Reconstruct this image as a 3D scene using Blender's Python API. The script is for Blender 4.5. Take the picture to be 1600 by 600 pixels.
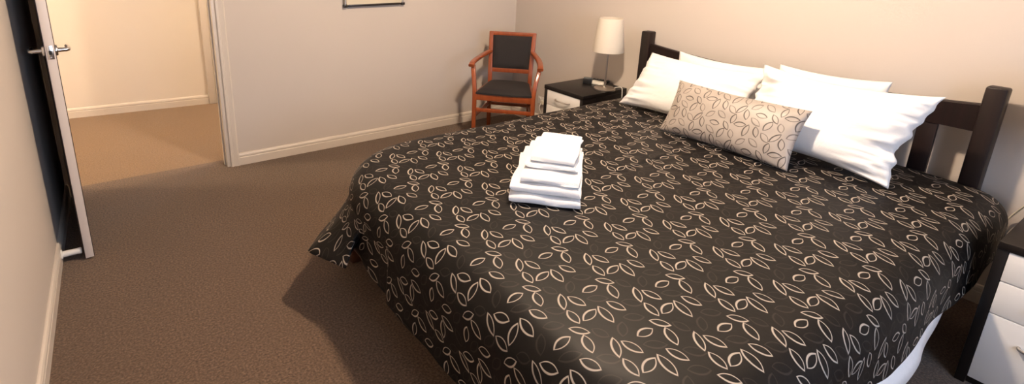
import bpy, bmesh, math, random
import numpy as np
from mathutils import Vector, Matrix, noise

for o in list(bpy.data.objects):
    bpy.data.objects.remove(o, do_unlink=True)
scene = bpy.context.scene
COL = scene.collection
PI = math.pi
sin, cos = math.sin, math.cos

# ------------------------------------------------------------------ camera
CAM = dict(f=823.24, cx=703.95, cy=153.96, yaw=0.58166, pitch=0.27750, roll=0.01747, loc=(-3.2935, -3.8969, 1.5774))
cd = bpy.data.cameras.new('camera')
cam = bpy.data.objects.new('camera', cd); COL.objects.link(cam)
cd.sensor_fit = 'HORIZONTAL'; cd.sensor_width = 36
cd.lens = CAM['f'] / 1600 * 36
cd.shift_x = (800 - CAM['cx']) / 1600
cd.shift_y = (CAM['cy'] - 300) / 1600
cd.clip_start = 0.05
y_, p_, r_ = CAM['yaw'], CAM['pitch'], CAM['roll']
fw = Vector((sin(y_) * cos(p_), cos(y_) * cos(p_), -sin(p_)))
rt = Vector((cos(y_), -sin(y_), 0)); up = rt.cross(fw)
rt, up = rt * cos(r_) + up * sin(r_), up * cos(r_) - rt * sin(r_)
M = Matrix((rt, up, -fw)).transposed().to_4x4(); M.translation = CAM['loc']
cam.matrix_world = M
scene.camera = cam

# ------------------------------------------------------------------ light and exposure
vs = scene.view_settings
vs.view_transform = 'Standard'; vs.look = 'None'; vs.gamma = 1; vs.use_curve_mapping = False
vs.exposure = 0.0
world = bpy.data.worlds.new('sky'); scene.world = world; world.use_nodes = True
bg = world.node_tree.nodes['Background']
bg.inputs[0].default_value = (0.54, 0.71, 1.0, 1); bg.inputs[1].default_value = 13.0   # daylight outside the window

CEIL = 2.55
LAMP = (-1.66, -2.43, 2.40)        # the room's ceiling light
LAMP_STRENGTH = 1260
HALL_W = 330

# ------------------------------------------------------------------ helpers
def link(name, me, mats, parent=None):
    o = bpy.data.objects.new(name, me); COL.objects.link(o)
    for m in (mats if isinstance(mats, (list, tuple)) else [mats]):
        if m is not None: me.materials.append(m)
    if parent is not None: o.parent = parent
    return o

def bm_obj(name, bm, mats, parent=None, smooth=False):
    bmesh.ops.recalc_face_normals(bm, faces=bm.faces)
    me = bpy.data.meshes.new(name); bm.to_mesh(me); bm.free()
    if smooth:
        me.polygons.foreach_set('use_smooth', [True] * len(me.polygons))
        try: me.set_sharp_from_angle(angle=math.radians(40))
        except Exception: pass
    return link(name, me, mats, parent)

def box(bm, a, b, bevel=0.0, seg=2, mat=None):
    c = [(a[i] + b[i]) / 2 for i in range(3)]; s = [abs(b[i] - a[i]) for i in range(3)]
    m = Matrix.Translation(c) @ Matrix.Diagonal((*s, 1))
    if mat is not None: m = mat @ m
    r = bmesh.ops.create_cube(bm, size=1, matrix=m)
    if bevel > 0:
        es = list({e for v in r['verts'] for e in v.link_edges})
        bmesh.ops.bevel(bm, geom=es, offset=bevel, segments=seg, profile=0.5, affect='EDGES', clamp_overlap=True)

def box_obj(name, a, b, mats, parent=None, bevel=0.0, seg=2, smooth=True):
    bm = bmesh.new(); box(bm, a, b, bevel, seg)
    return bm_obj(name, bm, mats, parent, smooth and bevel > 0)

def lathe(bm, prof, seg=40, cap=True, mat=None):
    rings = []
    for r, z in prof:
        ring = []
        for k in range(seg):
            a = 2 * PI * k / seg
            v = Vector((r * cos(a), r * sin(a), z))
            ring.append(bm.verts.new(mat @ v if mat is not None else v))
        rings.append(ring)
    for A, B in zip(rings, rings[1:]):
        for k in range(seg):
            bm.faces.new((A[k], A[(k + 1) % seg], B[(k + 1) % seg], B[k]))
    if cap:
        bm.faces.new(rings[0]); bm.faces.new(rings[-1])

def sweep(bm, pts, rad, seg=8, section=None, cap=True, upv=(0, 0, 1)):
    """tube (or any section) along a polyline; rad a number or a list"""
    pts = [Vector(p) for p in pts]; n = len(pts)
    rad = rad if isinstance(rad, (list, tuple)) else [rad] * n
    section = section or [(cos(2 * PI * k / seg), sin(2 * PI * k / seg)) for k in range(seg)]
    rings = []; upv = Vector(upv)
    for i, p in enumerate(pts):
        t = (pts[min(i + 1, n - 1)] - pts[max(i - 1, 0)]).normalized()
        s = t.cross(upv)
        if s.length < 1e-4: s = t.cross(Vector((0, 1, 0)))
        s.normalize(); u = s.cross(t)
        rings.append([bm.verts.new(p + (s * a + u * b) * rad[i]) for a, b in section])
    m = len(section)
    for A, B in zip(rings, rings[1:]):
        for k in range(m):
            bm.faces.new((A[k], A[(k + 1) % m], B[(k + 1) % m], B[k]))
    if cap:
        bm.faces.new(rings[0]); bm.faces.new(rings[-1])

def catmull(pts, n=8):
    P = [Vector(p) for p in pts]; P = [P[0] * 2 - P[1]] + P + [P[-1] * 2 - P[-2]]
    out = []
    for i in range(1, len(P) - 2):
        for k in range(n):
            t = k / n
            out.append(0.5 * ((2 * P[i]) + (P[i + 1] - P[i - 1]) * t + (2 * P[i - 1] - 5 * P[i] + 4 * P[i + 1] - P[i + 2]) * t * t
                              + (3 * P[i] - P[i - 1] - 3 * P[i + 1] + P[i + 2]) * t ** 3))
    out.append(P[-2]); return out

def rrect(w, h, r, n=4):
    pts = []
    for cx, cy, a0 in ((w/2-r, h/2-r, 0), (-w/2+r, h/2-r, 90), (-w/2+r, -h/2+r, 180), (w/2-r, -h/2+r, 270)):
        for k in range(n + 1):
            a = math.radians(a0 + 90 * k / n); pts.append((cx + r * cos(a), cy + r * sin(a)))
    return pts

def thing(name, label, cat, loc=(0, 0, 0), rotz=0, group=None):
    o = bpy.data.objects.new(name, None); COL.objects.link(o)
    o.empty_display_size = 0.1
    o.location = loc; o.rotation_euler = (0, 0, rotz)
    return tag(o, label, cat, group)

def tag(o, label, cat, group=None):
    o['label'] = label; o['category'] = cat
    if group: o['group'] = group
    return o

def struct(o, label=None, cat=None):
    o['kind'] = 'structure'
    if label: o['label'] = label
    if cat: o['category'] = cat
    return o

# ------------------------------------------------------------------ materials
class NT:
    def __init__(s, name):
        s.mat = bpy.data.materials.new(name); s.mat.use_nodes = True
        s.t = s.mat.node_tree; s.b = s.t.nodes['Principled BSDF']
    def n(s, typ, **kw):
        nd = s.t.nodes.new(typ)
        for k, v in kw.items(): setattr(nd, k, v)
        return nd
    def l(s, a, b): s.t.links.new(a, b)
    def set(s, sock, v):
        if hasattr(v, 'is_linked') or hasattr(v, 'links'): s.l(v, sock)
        else: sock.default_value = v
    def math(s, op, *a):
        nd = s.n('ShaderNodeMath', operation=op)
        for i, v in enumerate(a): s.set(nd.inputs[i], v)
        return nd.outputs[0]
    def noise(s, vec, scale, detail=3, rough=0.5):
        nd = s.n('ShaderNodeTexNoise'); nd.inputs['Scale'].default_value = scale
        nd.inputs['Detail'].default_value = detail; nd.inputs['Roughness'].default_value = rough
        if vec is not None: s.l(vec, nd.inputs['Vector'])
        return nd.outputs['Fac']
    def ramp(s, fac, stops):
        nd = s.n('ShaderNodeValToRGB'); s.l(fac, nd.inputs[0])
        els = nd.color_ramp.elements
        els[0].position, els[0].color = stops[0][0], (*stops[0][1], 1)
        els[1].position, els[1].color = stops[-1][0], (*stops[-1][1], 1)
        for p, c in stops[1:-1]:
            e = els.new(p); e.color = (*c, 1)
        return nd.outputs[0]
    def mix(s, fac, a, b):
        nd = s.n('ShaderNodeMix', data_type='RGBA')
        s.set(nd.inputs[0], fac); s.set(nd.inputs[6], a); s.set(nd.inputs[7], b)
        return nd.outputs[2]
    def bump(s, h, strength, dist=0.01):
        nd = s.n('ShaderNodeBump'); nd.inputs['Strength'].default_value = strength; nd.inputs['Distance'].default_value = dist
        s.l(h, nd.inputs['Height']); s.l(nd.outputs[0], s.b.inputs['Normal'])
    def coord(s, k='Object'): return s.n('ShaderNodeTexCoord').outputs[k]
    def P(s, **kw):
        for k, v in kw.items(): s.set(s.b.inputs[k.replace('_', ' ')], v)
        return s.mat

def c4(c): return (*c, 1)

def plain(name, col, rough=0.5, metal=0.0, var=0.06, scale=6, bump=0.0, bscale=60, **kw):
    t = NT(name); co = t.coord()
    f = t.noise(co, scale, 4)
    t.P(Base_Color=t.ramp(f, [(0.25, tuple(x * (1 - var) for x in col)), (0.75, tuple(min(1, x * (1 + var)) for x in col))]),
        Roughness=rough, Metallic=metal, **kw)
    if bump: t.bump(t.noise(co, bscale, 3), bump, 0.002)
    return t.mat

def wood(name, c1, c2, rough=0.35, axis=2, scale=9, coat=0.0, spec=0.5):
    t = NT(name); co = t.coord()
    mp = t.n('ShaderNodeMapping'); t.l(co, mp.inputs[0])
    sc = [scale * 4] * 3; sc[axis] = scale * 0.35; mp.inputs['Scale'].default_value = sc
    f = t.noise(mp.outputs[0], 1.0, 6, 0.6)
    t.P(Base_Color=t.ramp(f, [(0.3, c1), (0.7, c2)]), Roughness=rough, Coat_Weight=coat, Coat_Roughness=0.15)
    t.b.inputs['Specular IOR Level'].default_value = spec
    t.bump(f, 0.08, 0.002)
    return t.mat

MAT = {}
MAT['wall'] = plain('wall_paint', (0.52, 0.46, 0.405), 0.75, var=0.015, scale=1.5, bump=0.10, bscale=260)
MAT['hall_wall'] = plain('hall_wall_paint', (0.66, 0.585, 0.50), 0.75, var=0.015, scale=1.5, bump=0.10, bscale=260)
MAT['ceiling'] = plain('ceiling_paint', (0.52, 0.50, 0.47), 0.85, var=0.01)
MAT['trim'] = plain('trim_gloss_paint', (0.60, 0.53, 0.455), 0.35, var=0.02)
MAT['door_edge'] = plain('door_edge_paint', (0.60, 0.53, 0.48), 0.4, var=0.02)
MAT['door_face'] = wood('door_dark_veneer', (0.020, 0.012, 0.009), (0.040, 0.022, 0.015), 0.35)
MAT['chrome'] = plain('chrome', (0.75, 0.74, 0.73), 0.16, 1.0, var=0.02)
MAT['steel'] = plain('brushed_steel', (0.50, 0.46, 0.42), 0.34, 1.0, var=0.05, scale=30)
MAT['dark_hole'] = plain('latch_recess', (0.01, 0.01, 0.01), 0.7)
MAT['white_plastic'] = plain('white_plastic', (0.72, 0.70, 0.66), 0.35, var=0.02)
MAT['cream_plastic'] = plain('cream_plastic', (0.66, 0.60, 0.48), 0.4, var=0.02)
MAT['black_wood'] = wood('black_stained_wood', (0.004, 0.003, 0.003), (0.009, 0.006, 0.005), 0.40, spec=0.35)
MAT['bed_wood'] = wood('dark_bed_timber', (0.006, 0.003, 0.0025), (0.014, 0.006, 0.005), 0.42, spec=0.3)
MAT['rail_wood'] = wood('red_brown_bed_rail', (0.060, 0.022, 0.012), (0.095, 0.038, 0.02), 0.45, axis=1)
MAT['chair_wood'] = wood('cherry_chair_wood', (0.22, 0.046, 0.014), (0.31, 0.074, 0.022), 0.28, coat=0.4)
MAT['upholstery'] = plain('charcoal_upholstery', (0.013, 0.0095, 0.009), 0.85, var=0.2, scale=120, bump=0.3, bscale=500)
MAT['drawer'] = plain('white_drawer_laminate', (0.70, 0.68, 0.65), 0.30, var=0.01)
MAT['shade'] = plain('white_lamp_shade_fabric', (0.62, 0.56, 0.47), 0.8, var=0.02, bump=0.15, bscale=400)
MAT['black_plastic'] = plain('black_plastic', (0.012, 0.012, 0.013), 0.3)
MAT['screen'] = plain('grey_clock_screen', (0.10, 0.12, 0.13), 0.15)
MAT['paper'] = plain('white_paper', (0.78, 0.75, 0.68), 0.6)
MAT['mattress'] = plain('white_mattress_ticking', (0.72, 0.72, 0.74), 0.8, var=0.02, bump=0.2)
MAT['lining'] = plain('navy_quilt_lining', (0.025, 0.028, 0.045), 0.7)
MAT['canvas'] = plain('cream_picture_panel', (0.66, 0.58, 0.44), 0.5, var=0.05, scale=3)
MAT['frame_dark'] = plain('dark_frame_timber', (0.012, 0.007, 0.005), 0.35)
MAT['glass'] = None
t = NT('window_glass'); t.P(Base_Color=(1, 1, 1, 1), Roughness=0.02, Transmission_Weight=1.0, IOR=1.0, Alpha=0.25); MAT['glass'] = t.mat
t = NT('ceiling_lamp_glow'); t.P(Base_Color=(0.9, 0.85, 0.75, 1), Emission_Color=(1.0, 0.775, 0.57, 1), Emission_Strength=LAMP_STRENGTH); MAT['glow'] = t.mat
t = NT('hall_lamp_glow'); t.P(Base_Color=(0.9, 0.85, 0.75, 1), Emission_Color=(1.0, 0.79, 0.56, 1), Emission_Strength=HALL_W); MAT['hall_glow'] = t.mat

def linen():
    t = NT('white_cotton'); co = t.coord()
    f = t.noise(co, 5, 4)
    t.P(Base_Color=t.ramp(f, [(0.3, (0.70, 0.69, 0.68)), (0.7, (0.75, 0.74, 0.73))]), Roughness=0.8, Sheen_Weight=0.15)
    t.bump(t.noise(co, 9, 5, 0.6), 0.25, 0.02)
    return t.mat
MAT['linen'] = linen()

def terry():
    t = NT('white_terry_towelling'); co = t.coord()
    t.P(Base_Color=(0.72, 0.71, 0.70, 1), Roughness=0.95, Sheen_Weight=0.3)
    a = t.noise(co, 420, 2); b = t.noise(co, 40, 3)
    t.bump(t.math('ADD', a, t.math('MULTIPLY', b, 1.5)), 0.5, 0.004)
    return t.mat
MAT['terry'] = terry()

def carpet(name, c1, c2, c3):
    t = NT(name); co = t.coord()
    f = t.noise(co, 105, 3, 0.7); g = t.noise(co, 3.0, 3); h = t.noise(co, 420, 2, 0.6)
    base = t.ramp(f, [(0.33, c1), (0.5, c2), (0.70, c3)])
    base = t.mix(t.math('MULTIPLY', t.math('SUBTRACT', g, 0.35), 0.5), base, c4(tuple(x * 0.75 for x in c2)))
    t.P(Base_Color=base, Roughness=0.95, Sheen_Weight=0.2)
    t.b.inputs['Specular IOR Level'].default_value = 0.1
    t.bump(t.math('ADD', f, h), 0.6, 0.004)
    return t.mat
MAT['carpet'] = carpet('brown_loop_carpet', (0.045, 0.0255, 0.0145), (0.108, 0.0655, 0.0385), (0.20, 0.125, 0.077))
MAT['hall_carpet'] = carpet('tan_hall_carpet', (0.11, 0.062, 0.028), (0.185, 0.108, 0.051), (0.265, 0.165, 0.087))

# leaf-loop print: (dx, dy, half length, half width, angle) in metres on a half-drop repeat
LX, LY, LS = 0.2105, 0.2064, 0.119          # column pitch, row pitch, shift from column to column
LROT = math.radians(3.75)                     # the print runs slightly askew to the bed
LOOPS = [(-.021, -.026, .033, .0105, 55, 1), (.014, -.048, .029, .013, 104, 1), (-.041, -.089, .028, .0125, 80, 1), (.001, -.110, .031, .0125, 11, 1),
         (.040, -.133, .034, .013, 79, 1), (.091, -.126, .028, .013, 108, 1), (.151, -.031, .027, .0115, 129, 1), (.085, -.033, .028, .0125, -4, 1), (.134, -.078, .031, .0135, 64, 1),
         (.071, -.075, .031, .013, 148, 0), (.139, -.142, .029, .014, 138, 0), (.108, .022, .029, .0135, 148, 0), (.045, .008, .028, .0125, 41, 0), (-.014, .032, .024, .0135, 110, 0)]

def leaf_group():
    g = bpy.data.node_groups.new('leaf_loop', 'ShaderNodeTree')
    it = g.interface
    for nm in ('X', 'Y', 'CX', 'CY', 'Cos', 'Sin', 'A', 'B', 'T'):
        it.new_socket(nm, in_out='INPUT', socket_type='NodeSocketFloat')
    it.new_socket('Mask', in_out='OUTPUT', socket_type='NodeSocketFloat')
    gi = g.nodes.new('NodeGroupInput'); go = g.nodes.new('NodeGroupOutput')
    def m(op, *a):
        nd = g.nodes.new('ShaderNodeMath'); nd.operation = op
        for i, v in enumerate(a):
            if isinstance(v, (int, float)): nd.inputs[i].default_value = v
            else: g.links.new(v, nd.inputs[i])
        return nd.outputs[0]
    I = gi.outputs
    x = m('SUBTRACT', I['X'], I['CX']); y = m('SUBTRACT', I['Y'], I['CY'])
    k = m('ROUND', m('DIVIDE', x, LX))
    x = m('SUBTRACT', x, m('MULTIPLY', k, LX)); y = m('SUBTRACT', y, m('MULTIPLY', k, LS))
    y = m('SUBTRACT', y, m('MULTIPLY', m('ROUND', m('DIVIDE', y, LY)), LY))
    u = m('ADD', m('MULTIPLY', x, I['Cos']), m('MULTIPLY', y, I['Sin']))
    v = m('SUBTRACT', m('MULTIPLY', y, I['Cos']), m('MULTIPLY', x, I['Sin']))
    ua = m('DIVIDE', u, I['A'])
    # lens: |v|/b + (u/a)^2 = 1
    f = m('ADD', m('DIVIDE', m('ABSOLUTE', v), I['B']), m('POWER', m('ABSOLUTE', ua), 2.2))
    d = m('MULTIPLY', m('ABSOLUTE', m('SUBTRACT', f, 1.0)), I['B'])
    # stroke swells on one flank, as a brush would leave it
    tt = m('MULTIPLY', I['T'], m('ADD', 1.0, m('MULTIPLY', m('SIGN', v), 0.28)))
    r = m('SUBTRACT', 1.0, m('SMOOTH_MIN', m('DIVIDE', d, tt), 1.0, 0.3))
    r = m('MULTIPLY', r, 2.4)
    nd = g.nodes.new('ShaderNodeClamp'); g.links.new(r, nd.inputs[0]); g.links.new(nd.outputs[0], go.inputs[0])
    return g
LEAF = leaf_group()

def leaf_print(name, base, bright, dark, ox, oy, thick=0.0042, rough=0.5, sheen=0.2, spec=0.5, scale=1.0, weave=900):
    t = NT(name); uv = t.n('ShaderNodeUVMap').outputs[0]
    sp = t.n('ShaderNodeSeparateXYZ'); t.l(uv, sp.inputs[0])
    px = t.math('SUBTRACT', t.math('DIVIDE', sp.outputs[0], scale), ox); py = t.math('SUBTRACT', t.math('DIVIDE', sp.outputs[1], scale), oy)
    cr, sr = cos(LROT), sin(LROT)
    X = t.math('SUBTRACT', t.math('MULTIPLY', px, cr), t.math('MULTIPLY', py, sr)); Y = t.math('ADD', t.math('MULTIPLY', px, sr), t.math('MULTIPLY', py, cr))
    acc = {0: None, 1: None}
    for dx, dy, a, b, ang, kind in LOOPS:
        nd = t.n('ShaderNodeGroup'); nd.node_tree = LEAF
        t.l(X, nd.inputs['X']); t.l(Y, nd.inputs['Y'])
        an = math.radians(ang) + LROT
        for k, v in zip(('CX', 'CY', 'Cos', 'Sin', 'A', 'B', 'T'), (dx * cr - dy * sr, dx * sr + dy * cr, cos(an), sin(an), a, b, thick)):
            nd.inputs[k].default_value = v
        acc[kind] = nd.outputs[0] if acc[kind] is None else t.math('MAXIMUM', acc[kind], nd.outputs[0])
    vo = t.noise(uv, 14, 2)
    base = t.mix(vo, c4(tuple(x * 0.85 for x in base)), c4(tuple(x * 1.15 for x in base)))
    col = t.mix(acc[0], base, c4(dark)); col = t.mix(acc[1], col, c4(bright))
    t.P(Base_Color=col, Roughness=rough, Sheen_Weight=sheen, Sheen_Roughness=0.4)
    t.b.inputs['Specular IOR Level'].default_value = spec
    t.bump(t.math('ADD', t.math('MULTIPLY', acc[1], 0.6), t.noise(uv, 22, 4)), 0.25, 0.004)
    return t.mat
MAT['quilt'] = leaf_print('black_leaf_print_sateen', (0.0042, 0.0032, 0.0029), (0.34, 0.29, 0.24), (0.021, 0.017, 0.014), -2.290, -3.169, thick=0.0026, rough=0.55, sheen=0.0, spec=0.19)
MAT['cushion'] = leaf_print('silver_leaf_print_sateen', (0.34, 0.295, 0.255), (0.055, 0.042, 0.035), (0.13, 0.105, 0.09), 0.1, 0.1, thick=0.0029, rough=0.5, sheen=0.1, scale=0.9)

# ------------------------------------------------------------------ the room
XL0, YLA, XL1, YLB = -3.652, 0.0, -3.700, -5.30          # left wall line, a touch out of square
XLEFT = -3.70; YNEAR = -5.30; WT = 0.12
HALL_Y0, HALL_Y1 = 1.955, 1.765                           # hall wall depth at X=-4.0 and X=-2.0
DX0, DX1, DH = -3.600, -2.665, 2.04                       # doorway

struct(box_obj('floor', (-3.9, YNEAR - 0.15, -0.1), (0.15, 0.155, 0.0), MAT['carpet']), 'brown loop pile carpet covering the bedroom floor', 'carpet')
struct(box_obj('floor_hall', (-6.0, 0.155, -0.1), (-0.5, 2.4, 0.0), MAT['hall_carpet']), 'tan carpet of the hall beyond the doorway', 'carpet')
struct(box_obj('ceiling', (-3.9, YNEAR - 0.15, CEIL), (0.15, 0.0, CEIL + 0.1), MAT['ceiling']), 'off-white plaster ceiling of the bedroom', 'ceiling')
struct(box_obj('ceiling_hall', (-6.0, 0.0, CEIL), (-0.5, 2.4, CEIL + 0.1), MAT['ceiling']), 'off-white plaster ceiling of the hall', 'ceiling')

bm = bmesh.new()
box(bm, (DX1, 0, 0), (0.15, WT, CEIL)); box(bm, (DX0 - 0.30, 0, 0), (DX0, WT, CEIL)); box(bm, (DX0, 0, DH), (DX1, WT, CEIL))
struct(bm_obj('wall_back', bm, MAT['wall']), 'cream painted wall with the doorway to the hall', 'wall')
struct(box_obj('wall_right', (0, YNEAR - 0.15, 0), (0.15, 0.0, CEIL), MAT['wall']), 'cream painted wall behind the headboard', 'wall')

def slab(bm, p0, p1, off, z0, z1):
    """wall slab whose room face runs p0 -> p1, thickness to the left of travel"""
    p0, p1 = Vector(p0), Vector(p1); d = (p1 - p0).normalized(); n = Vector((-d.y, d.x)) * off
    q = [p0, p1, p1 + n, p0 + n]
    lo = [bm.verts.new((v.x, v.y, z0)) for v in q]; hi = [bm.verts.new((v.x, v.y, z1)) for v in q]
    bm.faces.new(lo); bm.faces.new(hi)
    for k in range(4): bm.faces.new((lo[k], lo[(k + 1) % 4], hi[(k + 1) % 4], hi[k]))
bm = bmesh.new(); slab(bm, (XL0, 0), (XL1, YNEAR), -0.15, 0, CEIL)
struct(bm_obj('wall_left', bm, MAT['wall']), 'cream painted wall beside the open door', 'wall')
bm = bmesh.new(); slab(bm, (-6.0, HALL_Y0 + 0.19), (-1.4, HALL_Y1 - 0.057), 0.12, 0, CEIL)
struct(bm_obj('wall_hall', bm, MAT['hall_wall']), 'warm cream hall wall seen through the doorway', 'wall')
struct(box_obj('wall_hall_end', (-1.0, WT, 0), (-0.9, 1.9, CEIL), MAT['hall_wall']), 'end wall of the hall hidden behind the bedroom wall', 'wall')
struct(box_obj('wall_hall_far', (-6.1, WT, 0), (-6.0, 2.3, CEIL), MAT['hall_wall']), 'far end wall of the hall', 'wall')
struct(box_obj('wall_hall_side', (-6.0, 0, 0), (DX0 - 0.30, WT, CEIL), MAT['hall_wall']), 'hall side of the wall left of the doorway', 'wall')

# near wall with the window that lets the daylight in
WX0, WX1, WZ0, WZ1 = -2.90, -1.40, 0.85, 2.10
bm = bmesh.new(); Y0 = YNEAR - 0.15
box(bm, (-3.9, Y0, 0), (WX0, YNEAR, CEIL)); box(bm, (WX1, Y0, 0), (0.0, YNEAR, CEIL))
box(bm, (WX0, Y0, 0), (WX1, YNEAR, WZ0)); box(bm, (WX0, Y0, WZ1), (WX1, YNEAR, CEIL))
struct(bm_obj('wall_near', bm, MAT['wall']), 'cream painted wall with the window, behind the camera', 'wall')
bm = bmesh.new(); fy0, fy1 = YNEAR - 0.12, YNEAR - 0.07
for a, b in (((WX0, fy0, WZ0), (WX0 + .05, fy1, WZ1)), ((WX1 - .05, fy0, WZ0), (WX1, fy1, WZ1)), ((WX0, fy0, WZ0), (WX1, fy1, WZ0 + .05)),
             ((WX0, fy0, WZ1 - .05), (WX1, fy1, WZ1)), (((WX0 + WX1) / 2 - .025, fy0, WZ0), ((WX0 + WX1) / 2 + .025, fy1, WZ1))):
    box(bm, a, b, 0.004)
win = struct(bm_obj('window_1', bm, MAT['white_plastic']), 'white framed bedroom window behind the camera', 'window')
pl = bpy.data.lights.new('window_portal', 'AREA'); pl.shape = 'RECTANGLE'; pl.size = WX1 - WX0; pl.size_y = WZ1 - WZ0
pl.cycles.is_portal = True
po = bpy.data.objects.new('window_portal', pl); COL.objects.link(po)
po.location = ((WX0 + WX1) / 2, YNEAR - 0.14, (WZ0 + WZ1) / 2); po.rotation_euler = (PI / 2, 0, 0)

# skirting: a flat board with a bead and a chamfered cap
SK = [(0, 0), (0.016, 0), (0.016, 0.058), (0.0135, 0.061), (0.0135, 0.066), (0.016, 0.069), (0.015, 0.080), (0.010, 0.090), (0.004, 0.093), (0, 0.093)]
def skirting(name, p0, p1, label, m='trim'):
    """runs p0 -> p1 with the room on its right hand"""
    p0, p1 = Vector((*p0, 0)), Vector((*p1, 0)); d = (p1 - p0).normalized(); n = Vector((d.y, -d.x, 0))
    bm = bmesh.new()
    A = [bm.verts.new(p0 + n * a + Vector((0, 0, z))) for a, z in SK]; B = [bm.verts.new(p1 + n * a + Vector((0, 0, z))) for a, z in SK]
    for k in range(len(SK) - 1): bm.faces.new((A[k], A[k + 1], B[k + 1], B[k]))
    bm.faces.new(A); bm.faces.new(B)
    return struct(bm_obj(name, bm, MAT[m]), label, 'skirting board')
skirting('baseboard_back', (DX1 + 0.062, 0), (0, 0), 'cream skirting board along the wall right of the doorway')
skirting('baseboard_right', (0, 0), (0, YNEAR), 'cream skirting board along the headboard wall')
skirting('baseboard_left', (XL1, YNEAR), (XL0, 0), 'cream skirting board along the wall behind the open door')
skirting('baseboard_hall', (-6.0, HALL_Y0 + 0.19), (-2.515, HALL_Y1 + 0.049), 'cream skirting board of the hall')

# doorway trim: jambs, head, casings on both faces
def casing(name, x0, x1, yface, sgn, z1, label, side):
    """upright moulded casing; side=+1 inner edge at x0, -1 inner edge at x1"""
    w = x1 - x0; prof = [(0, 0), (0, 0.012), (0.10, 0.018), (0.30, 0.018), (0.38, 0.014), (0.55, 0.016), (0.85, 0.020), (1, 0.014), (1, 0)]
    bm = bmesh.new(); A = []; B = []
    for u, d in prof:
        x = x0 + u * w if side > 0 else x1 - u * w
        A.append(bm.verts.new((x, yface + sgn * d, 0))); B.append(bm.verts.new((x, yface + sgn * d, z1)))
    for k in range(len(prof) - 1): bm.faces.new((A[k], A[k + 1], B[k + 1], B[k]))
    bm.faces.new(A); bm.faces.new(B)
    return struct(bm_obj(name, bm, MAT['trim']), label, 'door trim')
casing('trim_1', DX1 + 0.002, DX1 + 0.062, 0, -1, DH + 0.06, 'moulded cream casing up the right side of the doorway', 1)
struct(box_obj('trim_2', (DX1 - 0.022, -0.006, 0), (DX1 + 0.004, WT + 0.006, DH), MAT['trim'], bevel=0.002), 'cream door jamb at the right of the doorway', 'door trim')
struct(box_obj('trim_3', (DX0 - 0.004, 0.002, 0), (DX0 + 0.006, WT + 0.006, DH), MAT['trim'], bevel=0.002), 'cream door jamb on the hinge side of the doorway', 'door trim')
struct(box_obj('trim_4', (DX0, -0.006, DH - 0.02), (DX1, WT + 0.006, DH + 0.004), MAT['trim'], bevel=0.002), 'cream head jamb over the doorway', 'door trim')
struct(box_obj('trim_5', (DX0 + 0.01, -0.016, DH), (DX1 + 0.062, 0.0, DH + 0.06), MAT['trim'], bevel=0.003), 'cream casing over the doorway', 'door trim')
struct(box_obj('trim_6', (DX1 - 0.032, 0.045, 0), (DX1 - 0.020, 0.075, DH), MAT['trim'], bevel=0.002), 'narrow door stop bead on the right jamb', 'door trim')
hy = lambda x: HALL_Y0 + (HALL_Y1 - HALL_Y0) * (x + 4.0) / 2.0
struct(box_obj('trim_7', (-2.515, hy(-2.48) - 0.030, 0), (-2.440, hy(-2.48), 2.1), MAT['trim'], bevel=0.004), 'cream casing of a door along the hall wall', 'door trim')
struct(box_obj('door_2', (-2.44, hy(-2.2) - 0.014, 0), (-1.6, hy(-2.2) + 0.02, 2.04), MAT['door_edge'], bevel=0.003), 'pale painted hall door behind the bedroom wall', 'door')

# ------------------------------------------------------------------ the open door
def rot_about(hx, hy_, ang):
    return Matrix.Translation((hx, hy_, 0)) @ Matrix.Rotation(ang, 4, 'Z')
hinge = (-3.588, -0.006); latch = (-3.508, -0.889)
dl = math.hypot(latch[0] - hinge[0], latch[1] - hinge[1]); da = math.atan2(latch[1] - hinge[1], latch[0] - hinge[0])
door = bpy.data.objects.new('door_1', None); COL.objects.link(door)
door.location = (hinge[0], hinge[1], 0); door.rotation_euler = (0, 0, da)
struct(door, 'open dark veneered bedroom door seen edge-on with chrome lever handles', 'door')
# local: x along the leaf from hinge to latch edge, y = +: hall-side face ; room-side face at y = -TH
TH = 0.038
box_obj('door_leaf', (0.0, -TH + 0.001, 0.012), (dl, -0.001, DH - 0.03), MAT['door_edge'], door, bevel=0.0015)
box_obj('face_panel', (0.002, -TH - 0.002, 0.014), (dl - 0.002, -TH + 0.0012, DH - 0.032), MAT['door_face'], door, bevel=0.001)['label'] = 'dark veneer facing the left wall'
box_obj('face_panel', (0.002, -0.0012, 0.014), (dl - 0.002, 0.002, DH - 0.032), MAT['door_face'], door, bevel=0.001)['label'] = 'dark veneer facing the hall'
HZ = 1.085
lp = box_obj('latch_plate', (dl - 0.001, -TH / 2 - 0.0125, HZ - 0.032), (dl + 0.0025, -TH / 2 + 0.0125, HZ + 0.032), MAT['chrome'], door, bevel=0.001)
box_obj('latch_bolt', (dl + 0.002, -TH / 2 - 0.006, HZ - 0.009), (dl + 0.009, -TH / 2 + 0.006, HZ + 0.009), MAT['dark_hole'], lp, bevel=0.002)
bm = bmesh.new(); lathe(bm, [(0.0035, 0), (0.0035, 0.002)], 12, mat=Matrix.Translation((dl + 0.002, -TH / 2, HZ - 0.023)) @ Matrix.Rotation(PI / 2, 4, 'Y'))
bm_obj('screw', bm, MAT['steel'], lp, True)
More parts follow.
